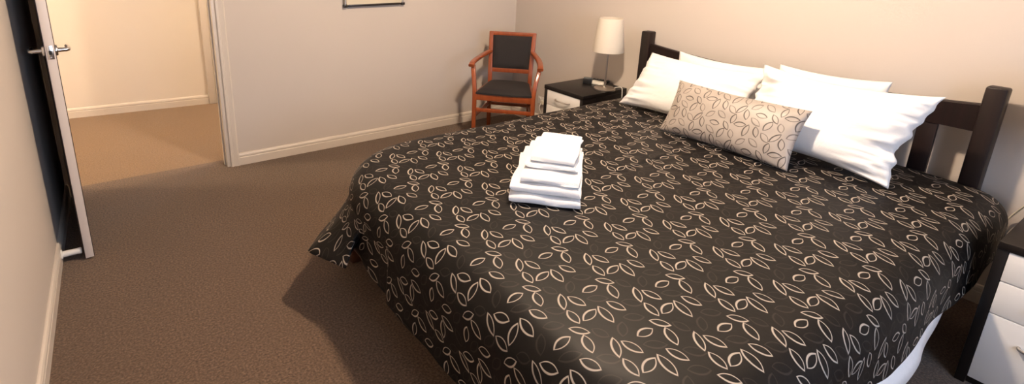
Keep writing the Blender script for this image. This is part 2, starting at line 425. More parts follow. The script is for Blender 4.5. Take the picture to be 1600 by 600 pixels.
for s, y0 in ((1, 0.002), (-1, -TH - 0.002)):
    bm = bmesh.new(); mt = Matrix.Translation((dl - 0.060, y0, HZ)) @ Matrix.Rotation(-s * PI / 2, 4, 'X')
    lathe(bm, [(0.026, 0), (0.026, 0.006), (0.024, 0.009), (0.011, 0.010), (0.010, 0.046)], 28, mat=mt)
    rose = bm_obj('handle_rose', bm, MAT['chrome'], door, True)
    bm = bmesh.new(); yy = y0 + s * 0.046
    ln = catmull([(dl - 0.060, y0 + s * 0.040, HZ), (dl - 0.066, yy + s * 0.004, HZ), (dl - 0.090, yy + s * 0.008, HZ), (dl - 0.135, yy + s * 0.006, HZ), (dl - 0.175, yy + s * 0.004, HZ - 0.002)], 6)
    sweep(bm, ln, 0.0095, 12); bm_obj('lever', bm, MAT['chrome'], rose, True)
for z in (0.25, 1.05, 1.8):
    bm = bmesh.new(); lathe(bm, [(0.006, z - 0.045), (0.006, z + 0.045)], 12, mat=Matrix.Translation((-0.004, -TH - 0.002, 0)))
    bm_obj('hinge', bm, MAT['steel'], door, True)
# door stop on the skirting
xs = XL0 + (XL1 - XL0) * (0.862 / 5.3) + 0.016
ds = thing('door_stop', 'short white door stop sticking out of the skirting behind the door', 'door stop', (xs, -0.862, 0.05))
R = Matrix.Rotation(PI / 2, 4, 'Y')
bm = bmesh.new(); lathe(bm, [(0.024, 0.0), (0.024, 0.004), (0.016, 0.008), (0.015, 0.070)], 24, mat=R); bm_obj('stem', bm, MAT['white_plastic'], ds, True)
bm = bmesh.new(); lathe(bm, [(0.0165, 0.070), (0.0165, 0.082), (0.013, 0.086)], 24, mat=R); bm_obj('rubber_tip', bm, MAT['white_plastic'], ds, True)

# ------------------------------------------------------------------ lamps of the house and one added hall lamp (out of frame, on the ceilings)
def ceiling_lamp(name, loc, r, glow, label):
    t_ = thing(name, label, 'ceiling light', (loc[0], loc[1], CEIL))
    d = CEIL - loc[2]
    bm = bmesh.new(); lathe(bm, [(r * 1.1, 0), (r * 1.1, -0.015), (r * 1.0, -0.02)], 40); bm_obj('base', bm, MAT['white_plastic'], t_, True)
    bm = bmesh.new(); n = 10
    lathe(bm, [(r * cos(PI / 2 * k / n) + 0.001, -0.02 - (d - 0.0) * 0.9 * sin(PI / 2 * k / n)) for k in range(n + 1)], 40)
    bm_obj('diffuser', bm, glow, t_, True)
ceiling_lamp('ceiling_light', LAMP, 0.072, MAT['glow'], 'round glowing ceiling light over the bed')
ceiling_lamp('ceiling_light', (-1.40, 0.34, 2.43), 0.12, MAT['hall_glow'], 'round glowing hall ceiling light hidden right of the doorway')
ceiling_lamp('ceiling_light', (-5.10, 0.95, 2.43), 0.15, MAT['hall_glow'], 'added round hall light left of the doorway, balancing the hall wall')  # extra lamp, added to even out the brightness along the hall wall

# ------------------------------------------------------------------ bed
BYM, XH = -2.468, -0.085           # middle of the bed, back of the headboard
bed = thing('bed', 'dark timber king bed with slatted headboard under the black quilt', 'bed', (-1.2, BYM, 0))
def bpart(name, a, b, m, bevel=0.006, parent=None):
    off = Vector((-1.2, BYM, 0))
    return box_obj(name, Vector(a) - off, Vector(b) - off, m, parent or bed, bevel)
PW = 0.072
yl, yr = -1.546, -3.390
bpart('headboard_post', (-0.155, yl - PW, 0), (-0.085, yl, 1.045), MAT['bed_wood'], 0.009)
bpart('headboard_post', (-0.155, yr, 0), (-0.085, yr + PW, 1.045), MAT['bed_wood'], 0.009)
# top rail with a gently dipping upper edge
bm = bmesh.new(); n = 28; ya, yb = yl - PW + 0.004, yr + PW - 0.004
rows = []
for k in range(n + 1):
    u = k / n; y = ya + (yb - ya) * u; zt = 0.962 - 0.045 * (1 - (2 * u - 1) ** 2); zb = 0.836
    rows.append([bm.verts.new((x + 1.2, y - BYM, z)) for x, z in ((-0.138, zb), (-0.138, zt - 0.006), (-0.132, zt), (-0.108, zt), (-0.102, zt - 0.006), (-0.102, zb))])
for A, B in zip(rows, rows[1:]):
    for k in range(6): bm.faces.new((A[k], A[(k + 1) % 6], B[(k + 1) % 6], B[k]))
bm.faces.new(rows[0]); bm.faces.new(rows[-1])
bm_obj('top_rail', bm, MAT['bed_wood'], bed, True)
bpart('lower_rail', (-0.138, yb, 0.30), (-0.102, ya, 0.42), MAT['bed_wood'], 0.004)
SW = 0.072; inner = ya - yb; NS = 8; gap = (inner - NS * SW) / (NS + 1)
for k in range(NS):
    y0 = yb + gap * (k + 1) + SW * k
    bpart('slat', (-0.132, y0, 0.415), (-0.108, y0 + SW, 0.842), MAT['bed_wood'], 0.003)
for s, y in ((1, yl - 0.02), (-1, yr + 0.02)):
    bpart('side_rail', (-2.36, y - (0.03 if s > 0 else 0), 0.14), (-0.15, y + (0.03 if s < 0 else 0), 0.30), MAT['rail_wood'], 0.004)
bpart('foot_rail', (-2.40, yr + 0.02, 0.10), (-2.36, yl - 0.02, 0.30), MAT['rail_wood'], 0.004)
for x, y in ((-2.395, yl - 0.09), (-2.395, yr + 0.02), (-1.2, BYM - 0.035)):
    bpart('leg', (x, y, 0), (x + 0.07, y + 0.07, 0.22), MAT['rail_wood'], 0.006)
bpart('slat_base', (-2.35, yr + 0.05, 0.22), (-0.16, yl - 0.05, 0.27), MAT['rail_wood'], 0.004)
mo = Vector((-1.2, BYM, 0.30))
bm = bmesh.new(); prof = []
for z, ins in ((0.0, 0.035), (0.012, 0.012), (0.04, 0.0), (0.20, 0.0), (0.232, 0.012), (0.245, 0.035)):
    prof.append([bm.verts.new((x - 0.045, y, z)) for x, y in rrect(2.10 - 2 * ins, 1.80 - 2 * ins, 0.24, 10)])
for A, B in zip(prof, prof[1:]):
    for k in range(len(A)): bm.faces.new((A[k], A[(k + 1) % len(A)], B[(k + 1) % len(A)], B[k]))
bm.faces.new(prof[0]); bm.faces.new(prof[-1])
mat_o = bm_obj('mattress', bm, MAT['mattress'], None, True)
mat_o.location = mo; tag(mat_o, 'white mattress beneath the black quilt', 'mattress')

# ------------------------------------------------------------------ quilt
def build_quilt():
    RR = 0.13; ZT = 0.598
    xf, yf, yn = -2.365, -1.625, -3.385            # where the top starts to roll over: foot, far side, near side
    Rc = 0.34; x0 = -0.175
    # boundary polyline of the flat top: far side -> far corner -> foot -> near corner -> near side ; each: (b, n, tag, w)
    B = []
    xs_ = np.linspace(x0, xf + Rc, 60)
    for x in xs_[:-1]: B.append(((x, yf), (0, 1), 'far', 0))
    cF = (xf + Rc, yf - Rc); NA = 44
    for k in range(NA + 1):
        a = PI / 2 * (1 - k / NA)                   # 90 (far) -> 0 (foot)
        B.append(((cF[0] - Rc * cos(a), cF[1] + Rc * sin(a)), (-cos(a), sin(a)), 'corner', Rc * a))
    cN = (xf + 0.24, yn + 0.24)
    ys = np.concatenate([np.linspace(cF[1], cF[1] - 0.32, 50), np.linspace(cF[1] - 0.32, cN[1], 70)[1:]])
    for y in ys[1:-1]: B.append(((xf, y), (-1, 0), 'foot', y - cF[1]))
    for k in range(25):
        a = PI / 2 * k / 24
        B.append(((cN[0] - 0.24 * cos(a), cN[1] - 0.24 * sin(a)), (-cos(a), -sin(a)), 'ncorner', 0))
    for x in np.linspace(cN[0], x0, 70)[1:]: B.append(((x, yn), (0, -1), 'near', 0))
    # flare of the far foot corner: distance along the hem w (0 = start of the corner) -> (out, along)
    FW = np.array([-.30, -.19, -.125, -.075, -.005, .105, .20, .32, .45])
    FT = np.array([[-2.505, -2.265, .245], [-2.503, -2.085, .238], [-2.500, -1.985, .272], [-2.492, -1.900, .268], [-2.588, -2.045, .272],
                   [-2.678, -1.815, .262], [-2.56, -1.66, .25], [-2.37, -1.53, .25], [-2.20, -1.49, .24]])
    def hem(w):
        if w < FW[0] or w > FW[-1]: return None
        return [float(np.interp(w, FW, FT[:, k])) for k in range(3)]
    DD = np.concatenate([np.linspace(0, RR * PI / 2, 13), np.linspace(RR * PI / 2, 1, 18)[1:]])  # template
    NI = 26
    verts = []; uvs = []
    ncol = len(B)
    rnd = lambda x, y, s: noise.noise(Vector((x * s, y * s, 3.7)))
    for i, (b, n, tg, w) in enumerate(B):
        bx, by = b
        # interior anchor
        mx = max(min(bx, x0), -1.45); my = BYM if tg != 'foot' else BYM
        if tg in ('foot', 'corner', 'ncorner'):
            mx = -1.45
        col = []
        for j in range(NI):
            u = j / NI
            x = mx + (bx - mx) * u; y = my + (by - my) * u
            z = ZT
            pf = lambda e: 1 - math.exp(-abs(e) / 0.2)
            z += 0.015 * pf(x - xf) * pf(y - yf) * pf(y - yn) + 0.006 * rnd(x, y, 2.6) + 0.003 * rnd(x, y, 7)
            col.append((x, y, z)); uvs.append((x, y))
        dm = {'far': 0.40, 'foot': 0.455, 'near': 0.335}.get(tg)
        if tg == 'corner': dm = 0.455 + (0.40 - 0.455) * (w / (Rc * PI / 2))
        if tg == 'ncorner':
            a = math.atan2(-n[1], -n[0]) / (PI / 2); dm = 0.455 + (0.40 - 0.455) * a
        if tg == 'near': dm = 0.345 + 0.055 * max(0.0, min(1.0, (-1.2 - bx) / 0.9))
        dm += 0.006 * rnd(bx, by, 4)
        arc = RR * PI / 2
        out = lat = 0.0
        tgt = hem(w) if tg in ('corner', 'foot') else None
        wav = 0.010 * rnd(bx * 1.0, by * 1.0, 5.5) + 0.008 * sin(9 * (bx + by))
        ph = []
        nd = 13
        for j in range(1, nd): ph.append(arc * j / (nd - 1))
        ns = 20
        for j in range(1, ns + 1): ph.append(arc + (dm - arc) * j / ns)
        # hang: straight line at angle so that length is kept while it flares out
        L = dm - arc
        ang = math.asin(max(-0.2, min(0.85, out / max(L, 0.05) * 0.86)))
        for d in ph:
            if d <= arc:
                a = d / RR; h = RR * sin(a); v = RR * (1 - cos(a))
                k_ = a / (PI / 2)
                h += (out * 0.22) * k_ ** 3; v -= out * 0.05 * k_ ** 3
                q = 0.0
            else:
                q = (d - arc) / L
                h = RR + out * 0.22 + (d - arc) * sin(ang) + wav * q + 0.010 * q
                v = RR - out * 0.05 + (d - arc) * cos(ang)
            lq = lat * q ** 1.1
            tx, ty = -n[1], n[0]
            if ty < 0: tx, ty = -tx, -ty
            if abs(ty) < 1e-6: tx, ty = 0, 0
            x = bx + n[0] * h + tx * lq; y = by + n[1] * h + ty * lq
            z = ZT - v + 0.004 * rnd(bx, by + d, 5)
            if tgt is not None:                       # hang from the rolled edge straight to the flared hem
                k_ = max(0.0, min(1.0, d / dm)); ex, ey, ez = bx + n[0] * RR, by + n[1] * RR, ZT - RR
                if d > arc:
                    cx_, cy_, cz_ = ex, ey, ez - 0.06
                    x = (1 - q) ** 2 * ex + 2 * q * (1 - q) * cx_ + q * q * tgt[0]
                    y = (1 - q) ** 2 * ey + 2 * q * (1 - q) * cy_ + q * q * tgt[1]
                    z = (1 - q) ** 2 * ez + 2 * q * (1 - q) * cz_ + q * q * tgt[2]
            col.append((x, y, z)); uvs.append((bx + n[0] * d, by + n[1] * d))
        verts += col
    nrow = len(verts) // ncol
    faces = []
    for i in range(ncol - 1):
        for j in range(nrow - 1):
            a = i * nrow + j; faces.append((a, a + 1, a + nrow + 1, a + nrow))
    me = bpy.data.meshes.new('quilt'); me.from_pydata(verts, [], faces); me.update()
    ul = me.uv_layers.new(name='UVMap')
    li = np.empty(len(me.loops), dtype=np.int32); me.loops.foreach_get('vertex_index', li)
    ul.data.foreach_set('uv', np.array(uvs, dtype=np.float32)[li].ravel())
    bm = bmesh.new(); bm.from_mesh(me)
    bmesh.ops.remove_doubles(bm, verts=bm.verts, dist=1e-5); bmesh.ops.dissolve_degenerate(bm, dist=1e-6, edges=bm.edges)
    bmesh.ops.recalc_face_normals(bm, faces=bm.faces)
    up_ = sum(f.normal.z for f in bm.faces)
    if up_ < 0: bmesh.ops.reverse_faces(bm, faces=bm.faces)
    bm.to_mesh(me); bm.free()
    me.polygons.foreach_set('use_smooth', [True] * len(me.polygons))
    o = link('quilt', me, [MAT['quilt'], MAT['lining']])
    s = o.modifiers.new('thickness', 'SOLIDIFY'); s.thickness = 0.010; s.offset = -1; s.material_offset = 1; s.material_offset_rim = 0
    return tag(o, 'black sateen quilt printed with silver leaf outlines spread over the bed', 'quilt')
build_quilt()

# white sheet hanging below the quilt on the near side
bm = bmesh.new(); rows = []
for k in range(61):
    u = k / 60; x = -0.30 - 1.95 * u
    zb = 0.268 + 0.012 * noise.noise(Vector((x * 3, 0, 0))) - 0.02 * u
    w = 0.010 * sin(x * 14) + 0.012 * noise.noise(Vector((x * 5, 2, 0)))
    row = []
    for j in range(9):
        v = j / 8; yb2 = float(np.interp(-x, [0.3, 0.76, 1.15, 1.6, 2.3], [-3.478, -3.494, -3.545, -3.560, -3.545])); row.append(bm.verts.new((x, (yr - 0.012) + (yb2 - yr + 0.012) * v ** 0.6 - 0.4 * w * v, 0.52 + (zb - 0.52) * v)))
    rows.append(row)
for A, B in zip(rows, rows[1:]):
    for j in range(8): bm.faces.new((A[j], A[j + 1], B[j + 1], B[j]))
sh = bm_obj('bed_sheet', bm, MAT['linen'], None, True)
sm = sh.modifiers.new('thickness', 'SOLIDIFY'); sm.thickness = 0.004
tag(sh, 'white sheet edge hanging below the quilt on the window side', 'sheet')

# ------------------------------------------------------------------ pillows
def pillow_mesh(name, w, h, t, seed, flange=0.0, uvscale=True, wr=1.0, ears=0.03, n=56, shear=0.0, crumple=0.0):
    """origin at the bottom edge's middle; x width, y height, z thickness"""
    verts = []; uvs = []; faces = []
    for side in (1, -1):
        for j in range(n + 1):
            for i in range(n + 1):
                u = -1 + 2 * i / n; v = -1 + 2 * j / n
                # denser towards the seams
                u = math.copysign(abs(u) ** 0.8, u); v = math.copysign(abs(v) ** 0.8, v)
                pin = 1 - ears * 2.2 * (1 - u * u) if True else 1
                px = u * w / 2 * (1 - ears * (1 - v * v) * abs(u) ** 3)
                py = v * h / 2 * (1 - ears * 1.6 * (1 - u * u) * abs(v) ** 3)
                th = ((1 - abs(u) ** 2.6) * (1 - abs(v) ** 2.6)) ** 0.55
                nz = noise.noise(Vector((u * 2.1 + seed, v * 1.7, seed * 1.3))) * 0.16
                # creases that run in from the corners
                cr = 0
                for cu, cv in ((1, 1), (1, -1), (-1, 1), (-1, -1)):
                    du, dv = (cu - u) * w / 2, (cv - v) * h / 2
                    r = math.hypot(du, dv); a = math.atan2(dv, du)
                    cr += math.exp(-(r / 0.17) ** 2) * sin(a * 9 + seed) * 0.10
                ed = math.exp(-(((1 - abs(u)) * w / 2) / 0.13) ** 2)
                cr += crumple * ed * (noise.noise(Vector((v * 7 + seed, u * 1.6, 1.0))) + 0.5 * noise.noise(Vector((v * 15, u * 3, seed))))
                px += crumple * 0.035 * ed * noise.noise(Vector((v * 4.5 + seed, 3.3, 0))) * (1 - v ** 4) + shear * v * h / 2
                z = t / 2 * th * (1 + (nz + cr) * wr)
                verts.append((px, py + h / 2, side * z)); uvs.append((px, py))
        base = 0 if side == 1 else (n + 1) ** 2
        for j in range(n):
            for i in range(n):
                a = base + j * (n + 1) + i; q = (a, a + 1, a + n + 2, a + n + 1)
                faces.append(q if side == 1 else q[::-1])
    me = bpy.data.meshes.new(name); me.from_pydata(verts, [], faces)
    ul = me.uv_layers.new(name='UVMap')
    li = np.empty(len(me.loops), dtype=np.int32); me.loops.foreach_get('vertex_index', li)
    ul.data.foreach_set('uv', np.array(uvs, dtype=np.float32)[li].ravel())
    bm = bmesh.new(); bm.from_mesh(me); bmesh.ops.remove_doubles(bm, verts=bm.verts, dist=1e-5); bm.to_mesh(me); bm.free()
    me.polygons.foreach_set('use_smooth', [True] * len(me.polygons))
    return me

def place_pillow(me, name, mat, loc, lean, roll, label, cat, yaw=0, group=None):
    o = link(name, me, mat)
    ln = math.radians(lean)
    xa = Vector((0, -1, 0)); ya_ = Vector((sin(ln), 0, cos(ln))); za = xa.cross(ya_)
    m = Matrix((xa, ya_, za)).transposed().to_4x4() @ Matrix.Rotation(math.radians(roll), 4, 'Z')
    m = Matrix.Rotation(math.radians(yaw), 4, 'Z') @ m
    m.translation = loc; o.matrix_world = m
    return tag(o, label, cat, group)
PG = 'white pillows on the bed'
place_pillow(pillow_mesh('pillow_bl', 0.61, 0.350, 0.12, 1.3, ears=0.075), 'pillow', MAT['linen'], (-0.290, -2.192, 0.624), 15, 0, 'white pillow against the headboard, partly hidden, on the lamp side', 'pillow', group=PG)
place_pillow(pillow_mesh('pillow_br', 0.51, 0.385, 0.12, 4.1, ears=0.06), 'pillow', MAT['linen'], (-0.290, -2.762, 0.624), 15, 1, 'white pillow against the headboard, behind the pillow with the crumpled corner', 'pillow', group=PG)
place_pillow(pillow_mesh('pillow_fl', 0.74, 0.385, 0.15, 7.7, ears=0.07, wr=1.4, shear=0.16, crumple=0.4), 'pillow', MAT['linen'], (-0.535, -2.12, 0.618), 31, 0, 'white front pillow nearest the bedside lamp, left of the patterned cushion', 'pillow', group=PG)
place_pillow(pillow_mesh('pillow_fr', 0.75, 0.445, 0.16, 11.9, ears=0.115, wr=1.5, shear=0.13, crumple=0.8), 'pillow', MAT['linen'], (-0.575, -2.850, 0.615), 27, 0, 'white front pillow with crumpled corner right of the patterned cushion', 'pillow', group=PG)
place_pillow(pillow_mesh('cushion', 0.68, 0.30, 0.13, 2.2, wr=0.6, ears=0.045), 'cushion', MAT['cushion'], (-0.765, -2.535, 0.618), 26, 0, 'silver-grey oblong cushion with dark leaf outlines leaning on white pillows', 'cushion')

# ------------------------------------------------------------------ towels
def towel_mesh(name, w, l, t, layers, seed, sag=0.0):
    """folded towel: folds show at the front (y=0) ; x width, y depth, z up from 0"""
    lt = t / layers
    # centre line of the cloth, zig-zag through the layers
    path = []
    r = lt / 2
    for k in range(layers):
        z = lt * (k + 0.5)
        ys = [r + (l - 2 * r) * q / 14 for q in range(15)]
        if k % 2: ys = ys[::-1]
        path += [(y, z) for y in ys]
        if k < layers - 1:
            yc = ys[-1]; sgn = 1 if k % 2 == 0 else -1
            for q in range(1, 6):
                a = -PI / 2 + PI * q / 6
                path.append((yc + sgn * r * cos(a) * 1.0, lt * (k + 1) + r * sin(a)))
    # start from the back so that the folds lie at the front
    path = [(l - y, z) for y, z in path]
    n = len(path); half = lt * 0.445
    up_, dn = [], []
    for i, (y, z) in enumerate(path):
        a = path[max(i - 1, 0)]; b = path[min(i + 1, n - 1)]
        ty, tz = b[0] - a[0], b[1] - a[1]; m = math.hypot(ty, tz) or 1
        ny, nz = -tz / m, ty / m
        up_.append((y + ny * half, z + nz * half)); dn.append((y - ny * half, z - nz * half))
    outline = up_ + dn[::-1]
    NX = 16; rows = []; bm = bmesh.new()
    for i in range(NX + 1):
        u = -1 + 2 * i / NX; u = math.copysign(abs(u) ** 0.6, u)
        row = []
        edge = max(0.0, abs(u) - 0.9) / 0.1
        for k, (y, z) in enumerate(outline):
            lay = int(z / lt)
            jx = 0.012 * noise.noise(Vector((lay * 3.1 + seed, 0.5, y * 6)))
            x = u * w / 2 + jx * abs(u)
            zz = z + 0.007 * noise.noise(Vector((x * 9 + seed, y * 9, 0))) * (z / t) - sag * (u * u) * (z / t)
            zc = lt * (lay + 0.5); zz = zc + (zz - zc) * (1 - 0.45 * edge ** 2)
            yy = y + 0.012 * noise.noise(Vector((x * 8, lay * 2.3, seed)))
            row.append(bm.verts.new((x, yy, max(zz, 0.0))))
        rows.append(row)
    m = len(outline)
    for A, B in zip(rows, rows[1:]):
        for k in range(m): bm.faces.new((A[k], A[(k + 1) % m], B[(k + 1) % m], B[k]))
    for row in (rows[0], rows[-1]):
        for i in range(n - 1):
            bm.faces.new((row[i], row[i + 1], row[m - 2 - i], row[m - 1 - i]))
    bmesh.ops.recalc_face_normals(bm, faces=bm.faces)
    me = bpy.data.meshes.new(name); bm.to_mesh(me); bm.free()
    me.polygons.foreach_set('use_smooth', [True] * len(me.polygons))
    try: me.set_sharp_from_angle(angle=math.radians(60))
    except Exception: pass
    return me
TO = Vector((-1.949, -2.540, 0)); TA = math.radians(-45.5)
def towel(w, l, t, layers, x, y, z, da_, seed, label):
    o = link('towel', towel_mesh('towel', w, l, t, layers, seed, 0.002), MAT['terry'])
    loc = Matrix.Rotation(TA, 4, 'Z') @ Vector((x, y, 0)) + TO
    o.location = (loc.x, loc.y, z); o.rotation_euler = (0, 0, TA + math.radians(da_))
    return tag(o, label, 'towel', 'stack of folded white towels on the bed')
TZ = 0.617
towel(0.275, 0.47, 0.038, 2, 0.000, -0.010, TZ, 0, 1, 'thick white bath towel at the bottom of the stack on the quilt')
towel(0.266, 0.45, 0.037, 2, -0.006, 0.002, TZ + 0.0385, -2.5, 5, 'thick white bath towel second from the bottom of the stack')
towel(0.225, 0.43, 0.028, 2, 0.012, 0.020, TZ + 0.076, -2, 9, 'white bath mat folded in the middle of the towel stack')
towel(0.200, 0.33, 0.024, 2, 0.012, 0.105, TZ + 0.1045, -4, 13, 'white hand towel second from the top of the stack')
towel(0.175, 0.31, 0.026, 2, 0.012, 0.115, TZ + 0.129, -8, 17, 'small white hand towel on top of the stack')

# ------------------------------------------------------------------ bedside cabinets
def bedside(label, loc, group, H=0.575):
    """local: front face at x=0 facing -x, depth to +x, y from 0 down to -W"""
    W, D, T = 0.40, 0.47, 0.030; g = H - 0.575
    t_ = thing('bedside_cabinet', label, 'bedside cabinet', loc, 0, group)
    b = 0.002
    box_obj('top_panel', (-0.004, -W, H - T), (D, 0, H), MAT['black_wood'], t_, b)
    box_obj('side_panel', (0, -T, 0), (D, 0, H - T), MAT['black_wood'], t_, b)
    box_obj('side_panel', (0, -W, 0), (D, -W + T, H - T), MAT['black_wood'], t_, b)
    box_obj('back_panel', (D - 0.012, -W + T, 0.03), (D, -T, H - T), MAT['black_wood'], t_)
    box_obj('plinth', (0.02, -W + T, 0.0), (0.04, -T, 0.05), MAT['black_wood'], t_)
    for z0, z1 in ((0.428 + g, 0.542 + g), (0.295 + g, 0.425 + g), (0.035, 0.292 + g)):
        d = box_obj('drawer', (0.001, -W + T + 0.002, z0), (0.30, -T - 0.002, z1), MAT['drawer'], t_, b)
        zc = (z0 + z1) / 2 if z0 > 0.1 else z1 - 0.085
        bm = bmesh.new(); yc = -W / 2
        pts = catmull([(0.002, yc + 0.072, zc), (-0.014, yc + 0.066, zc), (-0.024, yc + 0.035, zc), (-0.027, yc, zc), (-0.024, yc - 0.035, zc), (-0.014, yc - 0.066, zc), (0.002, yc - 0.072, zc)], 5)
        sweep(bm, pts, 0.0055, 8); bm_obj('handle', bm, MAT['steel'], d, True)
    return t_
bedside('black framed bedside cabinet with white drawers near the wooden armchair', (-0.505, -0.985, 0), 'bedside cabinets')
bedside('black framed bedside cabinet with white drawers at the right edge, beyond the bed', (-0.710, -3.574, 0), 'bedside cabinets', 0.602)

# ------------------------------------------------------------------ table lamps
def table_lamp(label, loc):
    t_ = thing('table_lamp', label, 'lamp', loc, 0, 'bedside table lamps')
    bm = bmesh.new(); lathe(bm, [(0.001, 0), (0.078, 0), (0.080, 0.004), (0.078, 0.013), (0.070, 0.018), (0.014, 0.022), (0.012, 0.030)], 44); bm_obj('base', bm, MAT['steel'], t_, True)
    bm = bmesh.new(); lathe(bm, [(0.0075, 0.022), (0.0075, 0.33)], 16); bm_obj('stem', bm, MAT['steel'], t_, True)
    bm = bmesh.new(); lathe(bm, [(0.016, 0.33), (0.018, 0.34), (0.018, 0.385), (0.012, 0.39)], 20); bm_obj('bulb_holder', bm, MAT['white_plastic'], t_, True)
    bm = bmesh.new(); k = 12
    lathe(bm, [(0.010, 0.385), (0.014, 0.40), (0.028, 0.425), (0.030, 0.445), (0.022, 0.465), (0.004, 0.474)], 20); bm_obj('bulb', bm, MAT['white_plastic'], t_, True)
    z0, z1, r0, r1 = 0.290, 0.535, 0.112, 0.086
    bm = bmesh.new()
    lathe(bm, [(r0, z0), (r0 + 0.001, z0 + 0.004), (r1 + 0.001, z1 - 0.004), (r1, z1), (r1 - 0.003, z1), (r0 - 0.003, z0), (r0, z0)], 56, cap=False)
    sh_ = bm_obj('lamp_shade', bm, MAT['shade'], t_, True)
    bm = bmesh.new()
    for a in (0, 2 * PI / 3, 4 * PI / 3): sweep(bm, [(0.012 * cos(a), 0.012 * sin(a), 0.388), ((r0 - 0.018) * cos(a), (r0 - 0.018) * sin(a), 0.388)], 0.0018, 6)
    bm_obj('shade_spider', bm, MAT['steel'], sh_, True)
    return t_
BT = 0.575
lampA = table_lamp('white shaded table lamp on the bedside cabinet near the armchair', (-0.215, -1.322, BT))
lampB = table_lamp('table lamp whose metal base shows on the cabinet at the right edge', (-0.300, -3.660, 0.602))

def cord(pts, r, m, parent, name='cord'):
    bm = bmesh.new(); o = Vector(parent.location); sweep(bm, [p - o for p in catmull(pts, 10)], r, 8)
    return bm_obj(name, bm, m, parent, True)
def plug(y, z, parent, root):
    bm = bmesh.new(); o = Vector(root.location)
    box(bm, Vector((-0.046, y - 0.017, z - 0.018)) - o, Vector((-0.0145, y + 0.017, z + 0.018)) - o, 0.006)
    return bm_obj('plug', bm, MAT['cream_plastic'], parent, True)
cord([(-0.150, -1.355, BT + 0.010), (-0.110, -1.370, BT + 0.016), (-0.100, -1.388, BT + 0.012), (-0.100, -1.396, BT - 0.02), (-0.095, -1.398, 0.45), (-0.08, -1.398, 0.30)], 0.0034, MAT['white_plastic'], lampA)
c_ = cord([(-0.25, -3.595, 0.612), (-0.17, -3.562, 0.612), (-0.08, -3.535, BT - 0.02), (-0.03, -3.497, 0.47), (-0.03, -3.474, 0.40), (-0.035, -3.480, 0.34), (-0.032, -3.484, 0.305)], 0.0038, MAT['cream_plastic'], lampB)
plug(-3.484, 0.288, c_, lampB)

# wall outlets with plugs
def outlet(label, y, z):
    t_ = thing('power_outlet', label, 'power outlet', (0, y, z))
    box_obj('plate', (-0.009, -0.058, -0.036), (0.0, 0.058, 0.036), MAT['white_plastic'], t_, 0.004)
    for s in (-1, 1): box_obj('switch', (-0.014, s * 0.030 - 0.008, 0.008), (-0.008, s * 0.030 + 0.008, 0.026), MAT['white_plastic'], t_, 0.002)
    return t_
outlet('white power outlet low on the wall between armchair and bedside cabinet', -0.445, 0.235)
outlet('white power outlet low on the wall beside the headboard post', -3.495, 0.290)
ld = thing('power_lead', 'white lead plugged into the outlet near the armchair', 'power lead', (-0.03, -0.47, 0.228))
plug(-0.47, 0.228, ld, ld)
cord([(-0.046, -0.47, 0.226), (-0.07, -0.48, 0.18), (-0.06, -0.55, 0.10), (-0.05, -0.75, 0.06), (-0.05, -0.97, 0.08)], 0.003, MAT['white_plastic'], ld)

# things on the far cabinet
ck = thing('alarm_clock', 'small black cube clock on the bedside cabinet near the lamp', 'clock', (-0.185, -1.125, BT), math.radians(35))
box_obj('body', (-0.028, -0.034, 0), (0.028, 0.034, 0.044), MAT['black_plastic'], ck, 0.006)
box_obj('top_screen', (-0.022, -0.028, 0.043), (0.022, 0.028, 0.047), MAT['screen'], ck, 0.002)
nb = thing('note_card', 'white folded card lying between clock and lamp', 'card', (-0.110, -1.165, BT), math.radians(20))
box_obj('lower_leaf', (-0.045, -0.055, 0), (0.045, 0.055, 0.004), MAT['paper'], nb, 0.001)
box_obj('upper_leaf', (-0.043, -0.053, 0.004), (0.045, 0.055, 0.012), MAT['paper'], nb, 0.002)
rc = thing('remote_control', 'slim dark remote control lying behind the white card', 'remote control', (-0.055, -1.135, BT), math.radians(-70))
box_obj('body', (-0.075, -0.02, 0), (0.075, 0.02, 0.018), MAT['black_plastic'], rc, 0.005)
for k in range(4): box_obj('button', (-0.05 + k * 0.024, -0.010, 0.0175), (-0.038 + k * 0.024, 0.010, 0.020), MAT['screen'], rc, 0.001)

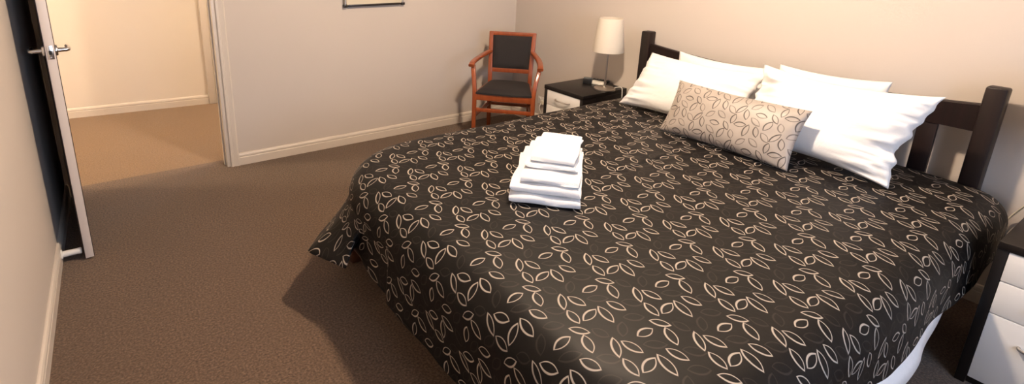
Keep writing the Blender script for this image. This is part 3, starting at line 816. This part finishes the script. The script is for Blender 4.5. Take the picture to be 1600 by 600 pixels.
# ------------------------------------------------------------------ armchair
def armchair():
    t_ = thing('armchair', 'cherry wood armchair with charcoal padded seat and back in the corner', 'chair', (-0.700, -0.725, 0), math.radians(-46))
    W = MAT['chair_wood']
    sq = rrect(0.034, 0.030, 0.006, 3)
    # local: x right seen from the front, y to the back
    for s in (-1, 1):
        bm = bmesh.new()
        sweep(bm, catmull([(s * 0.238, 0.018, 0), (s * 0.238, 0.012, 0.22), (s * 0.238, 0.012, 0.45), (s * 0.248, 0.030, 0.55), (s * 0.262, 0.065, 0.62), (s * 0.268, 0.085, 0.665)], 6), [1] * 31, section=sq, upv=(0, 1, 0))
        bm_obj('leg', bm, W, t_, True)
        bm = bmesh.new()
        sweep(bm, catmull([(s * 0.180, 0.470, 0), (s * 0.176, 0.425, 0.22), (s * 0.174, 0.408, 0.45), (s * 0.177, 0.425, 0.60), (s * 0.186, 0.490, 0.885)], 6), 1.0, section=rrect(0.036, 0.030, 0.006, 3), upv=(0, 1, 0))
        bm_obj('back_post', bm, W, t_, True)
        bm = bmesh.new()
        sweep(bm, catmull([(s * 0.276, 0.040, 0.668), (s * 0.274, 0.075, 0.683), (s * 0.266, 0.15, 0.692), (s * 0.248, 0.25, 0.700), (s * 0.214, 0.36, 0.712), (s * 0.186, 0.438, 0.722)], 6), [1.05, 1.1] + [1.0] * 29, section=rrect(0.046, 0.026, 0.010, 4))
        bm_obj('armrest', bm, W, t_, True)
        bm = bmesh.new(); sweep(bm, [(s * 0.232, 0.02, 0.43), (s * 0.174, 0.40, 0.43)], 1, section=rrect(0.024, 0.055, 0.004, 2)); bm_obj('side_rail', bm, W, t_, True)
        bm = bmesh.new(); sweep(bm, [(s * 0.236, 0.02, 0.255), (s * 0.177, 0.42, 0.255)], 1, section=rrect(0.020, 0.028, 0.004, 2)); bm_obj('stretcher', bm, W, t_, True)
    def bar(name, x, y, z, sx, sy, sz, tilt=0, curve=0.0):
        bm = bmesh.new()
        pts = [(-x + 2 * x * k / 12, y - curve * (1 - (2 * k / 12 - 1) ** 2), z) for k in range(13)]
        sweep(bm, pts, 1, section=rrect(sy, sz, 0.004, 2))
        return bm_obj(name, bm, W, t_, True)
    bar('front_rail', 0.235, 0.012, 0.425, 0, 0.026, 0.060, curve=0.006)
    bar('back_rail', 0.172, 0.408, 0.425, 0, 0.024, 0.055)
    bar('stretcher', 0.236, 0.014, 0.310, 0, 0.018, 0.030)
    bar('stretcher', 0.178, 0.425, 0.255, 0, 0.018, 0.028)
    bar('top_rail', 0.200, 0.488, 0.872, 0, 0.028, 0.036)
    bar('lower_back_rail', 0.180, 0.428, 0.565, 0, 0.024, 0.042)
    # padded seat
    bm = bmesh.new(); n = 16; top = []; bot = []
    for j in range(n + 1):
        v = j / n; hw = 0.226 - 0.054 * v; y = -0.006 + 0.40 * v
        rt_, rb_ = [], []
        for i in range(n + 1):
            u = -1 + 2 * i / n
            e = ((1 - abs(u) ** 6) * (1 - abs(2 * v - 1) ** 6))
            yb_ = y - (0.012 * (1 - u * u) if v < 0.5 else 0) * (1 - v)
            rt_.append(bm.verts.new((u * hw, yb_, 0.462 + 0.030 * e ** 0.5 + 0.008 * (1 - u * u) * (1 - (2 * v - 1) ** 2))))
            rb_.append(bm.verts.new((u * hw, yb_, 0.448)))
        top.append(rt_); bot.append(rb_)
    for G in (top, bot):
        for j in range(n):
            for i in range(n): bm.faces.new((G[j][i], G[j][i + 1], G[j + 1][i + 1], G[j + 1][i]))
    ring = [(0, i) for i in range(n)] + [(j, n) for j in range(n)] + [(n, i) for i in range(n, 0, -1)] + [(j, 0) for j in range(n, 0, -1)]
    for k in range(len(ring)):
        a, b = ring[k], ring[(k + 1) % len(ring)]
        bm.faces.new((top[a[0]][a[1]], top[b[0]][b[1]], bot[b[0]][b[1]], bot[a[0]][a[1]]))
    bm_obj('seat', bm, MAT['upholstery'], t_, True)
    # padded back, follows the rake of the posts
    bm = bmesh.new(); n = 12; F = []; K = []
    for j in range(n + 1):
        v = j / n; z = 0.582 + 0.278 * v; y = 0.420 + 0.062 * ((z - 0.58) / 0.30) ; hw = 0.158 + 0.010 * v
        a_, b_ = [], []
        for i in range(n + 1):
            u = -1 + 2 * i / n; e = ((1 - abs(u) ** 6) * (1 - abs(2 * v - 1) ** 6)) ** 0.5
            a_.append(bm.verts.new((u * hw, y - 0.006 - 0.018 * e, z))); b_.append(bm.verts.new((u * hw, y + 0.012, z)))
        F.append(a_); K.append(b_)
    for G in (F, K):
        for j in range(n):
            for i in range(n): bm.faces.new((G[j][i], G[j][i + 1], G[j + 1][i + 1], G[j + 1][i]))
    ring = [(0, i) for i in range(n)] + [(j, n) for j in range(n)] + [(n, i) for i in range(n, 0, -1)] + [(j, 0) for j in range(n, 0, -1)]
    for k in range(len(ring)):
        a, b = ring[k], ring[(k + 1) % len(ring)]
        bm.faces.new((F[a[0]][a[1]], F[b[0]][b[1]], K[b[0]][b[1]], K[a[0]][a[1]]))
    bm_obj('back_pad', bm, MAT['upholstery'], t_, True)
armchair()

# ------------------------------------------------------------------ framed picture on the back wall (only its lower edge in view)
pc = thing('framed_picture', 'cream picture in a slim dark and silver frame on the back wall', 'picture', (-1.482, 0, 1.130))
PWD, PHT = 0.49, 0.62
box_obj('panel', (-PWD / 2, -0.026, 0.012), (PWD / 2, -0.006, PHT), MAT['canvas'], pc, 0.002)
box_obj('bottom_bar', (-PWD / 2 + 0.02, -0.034, 0.0), (PWD / 2 - 0.02, -0.004, 0.016), MAT['frame_dark'], pc, 0.003)
box_obj('top_bar', (-PWD / 2 + 0.02, -0.034, PHT - 0.012), (PWD / 2 - 0.02, -0.004, PHT + 0.004), MAT['frame_dark'], pc, 0.003)
for s in (-1, 1):
    x = s * (PWD / 2 + 0.004)
    bm = bmesh.new(); sweep(bm, [(x, -0.022, 0.006), (x, -0.022, PHT)], 0.011, 14, upv=(0, 1, 0)); rod = bm_obj('side_rod', bm, MAT['steel'], pc, True)
    box_obj('corner_cap', (x - 0.016, -0.038, -0.004), (x + 0.016, -0.004, 0.018), MAT['frame_dark'], pc, 0.005)
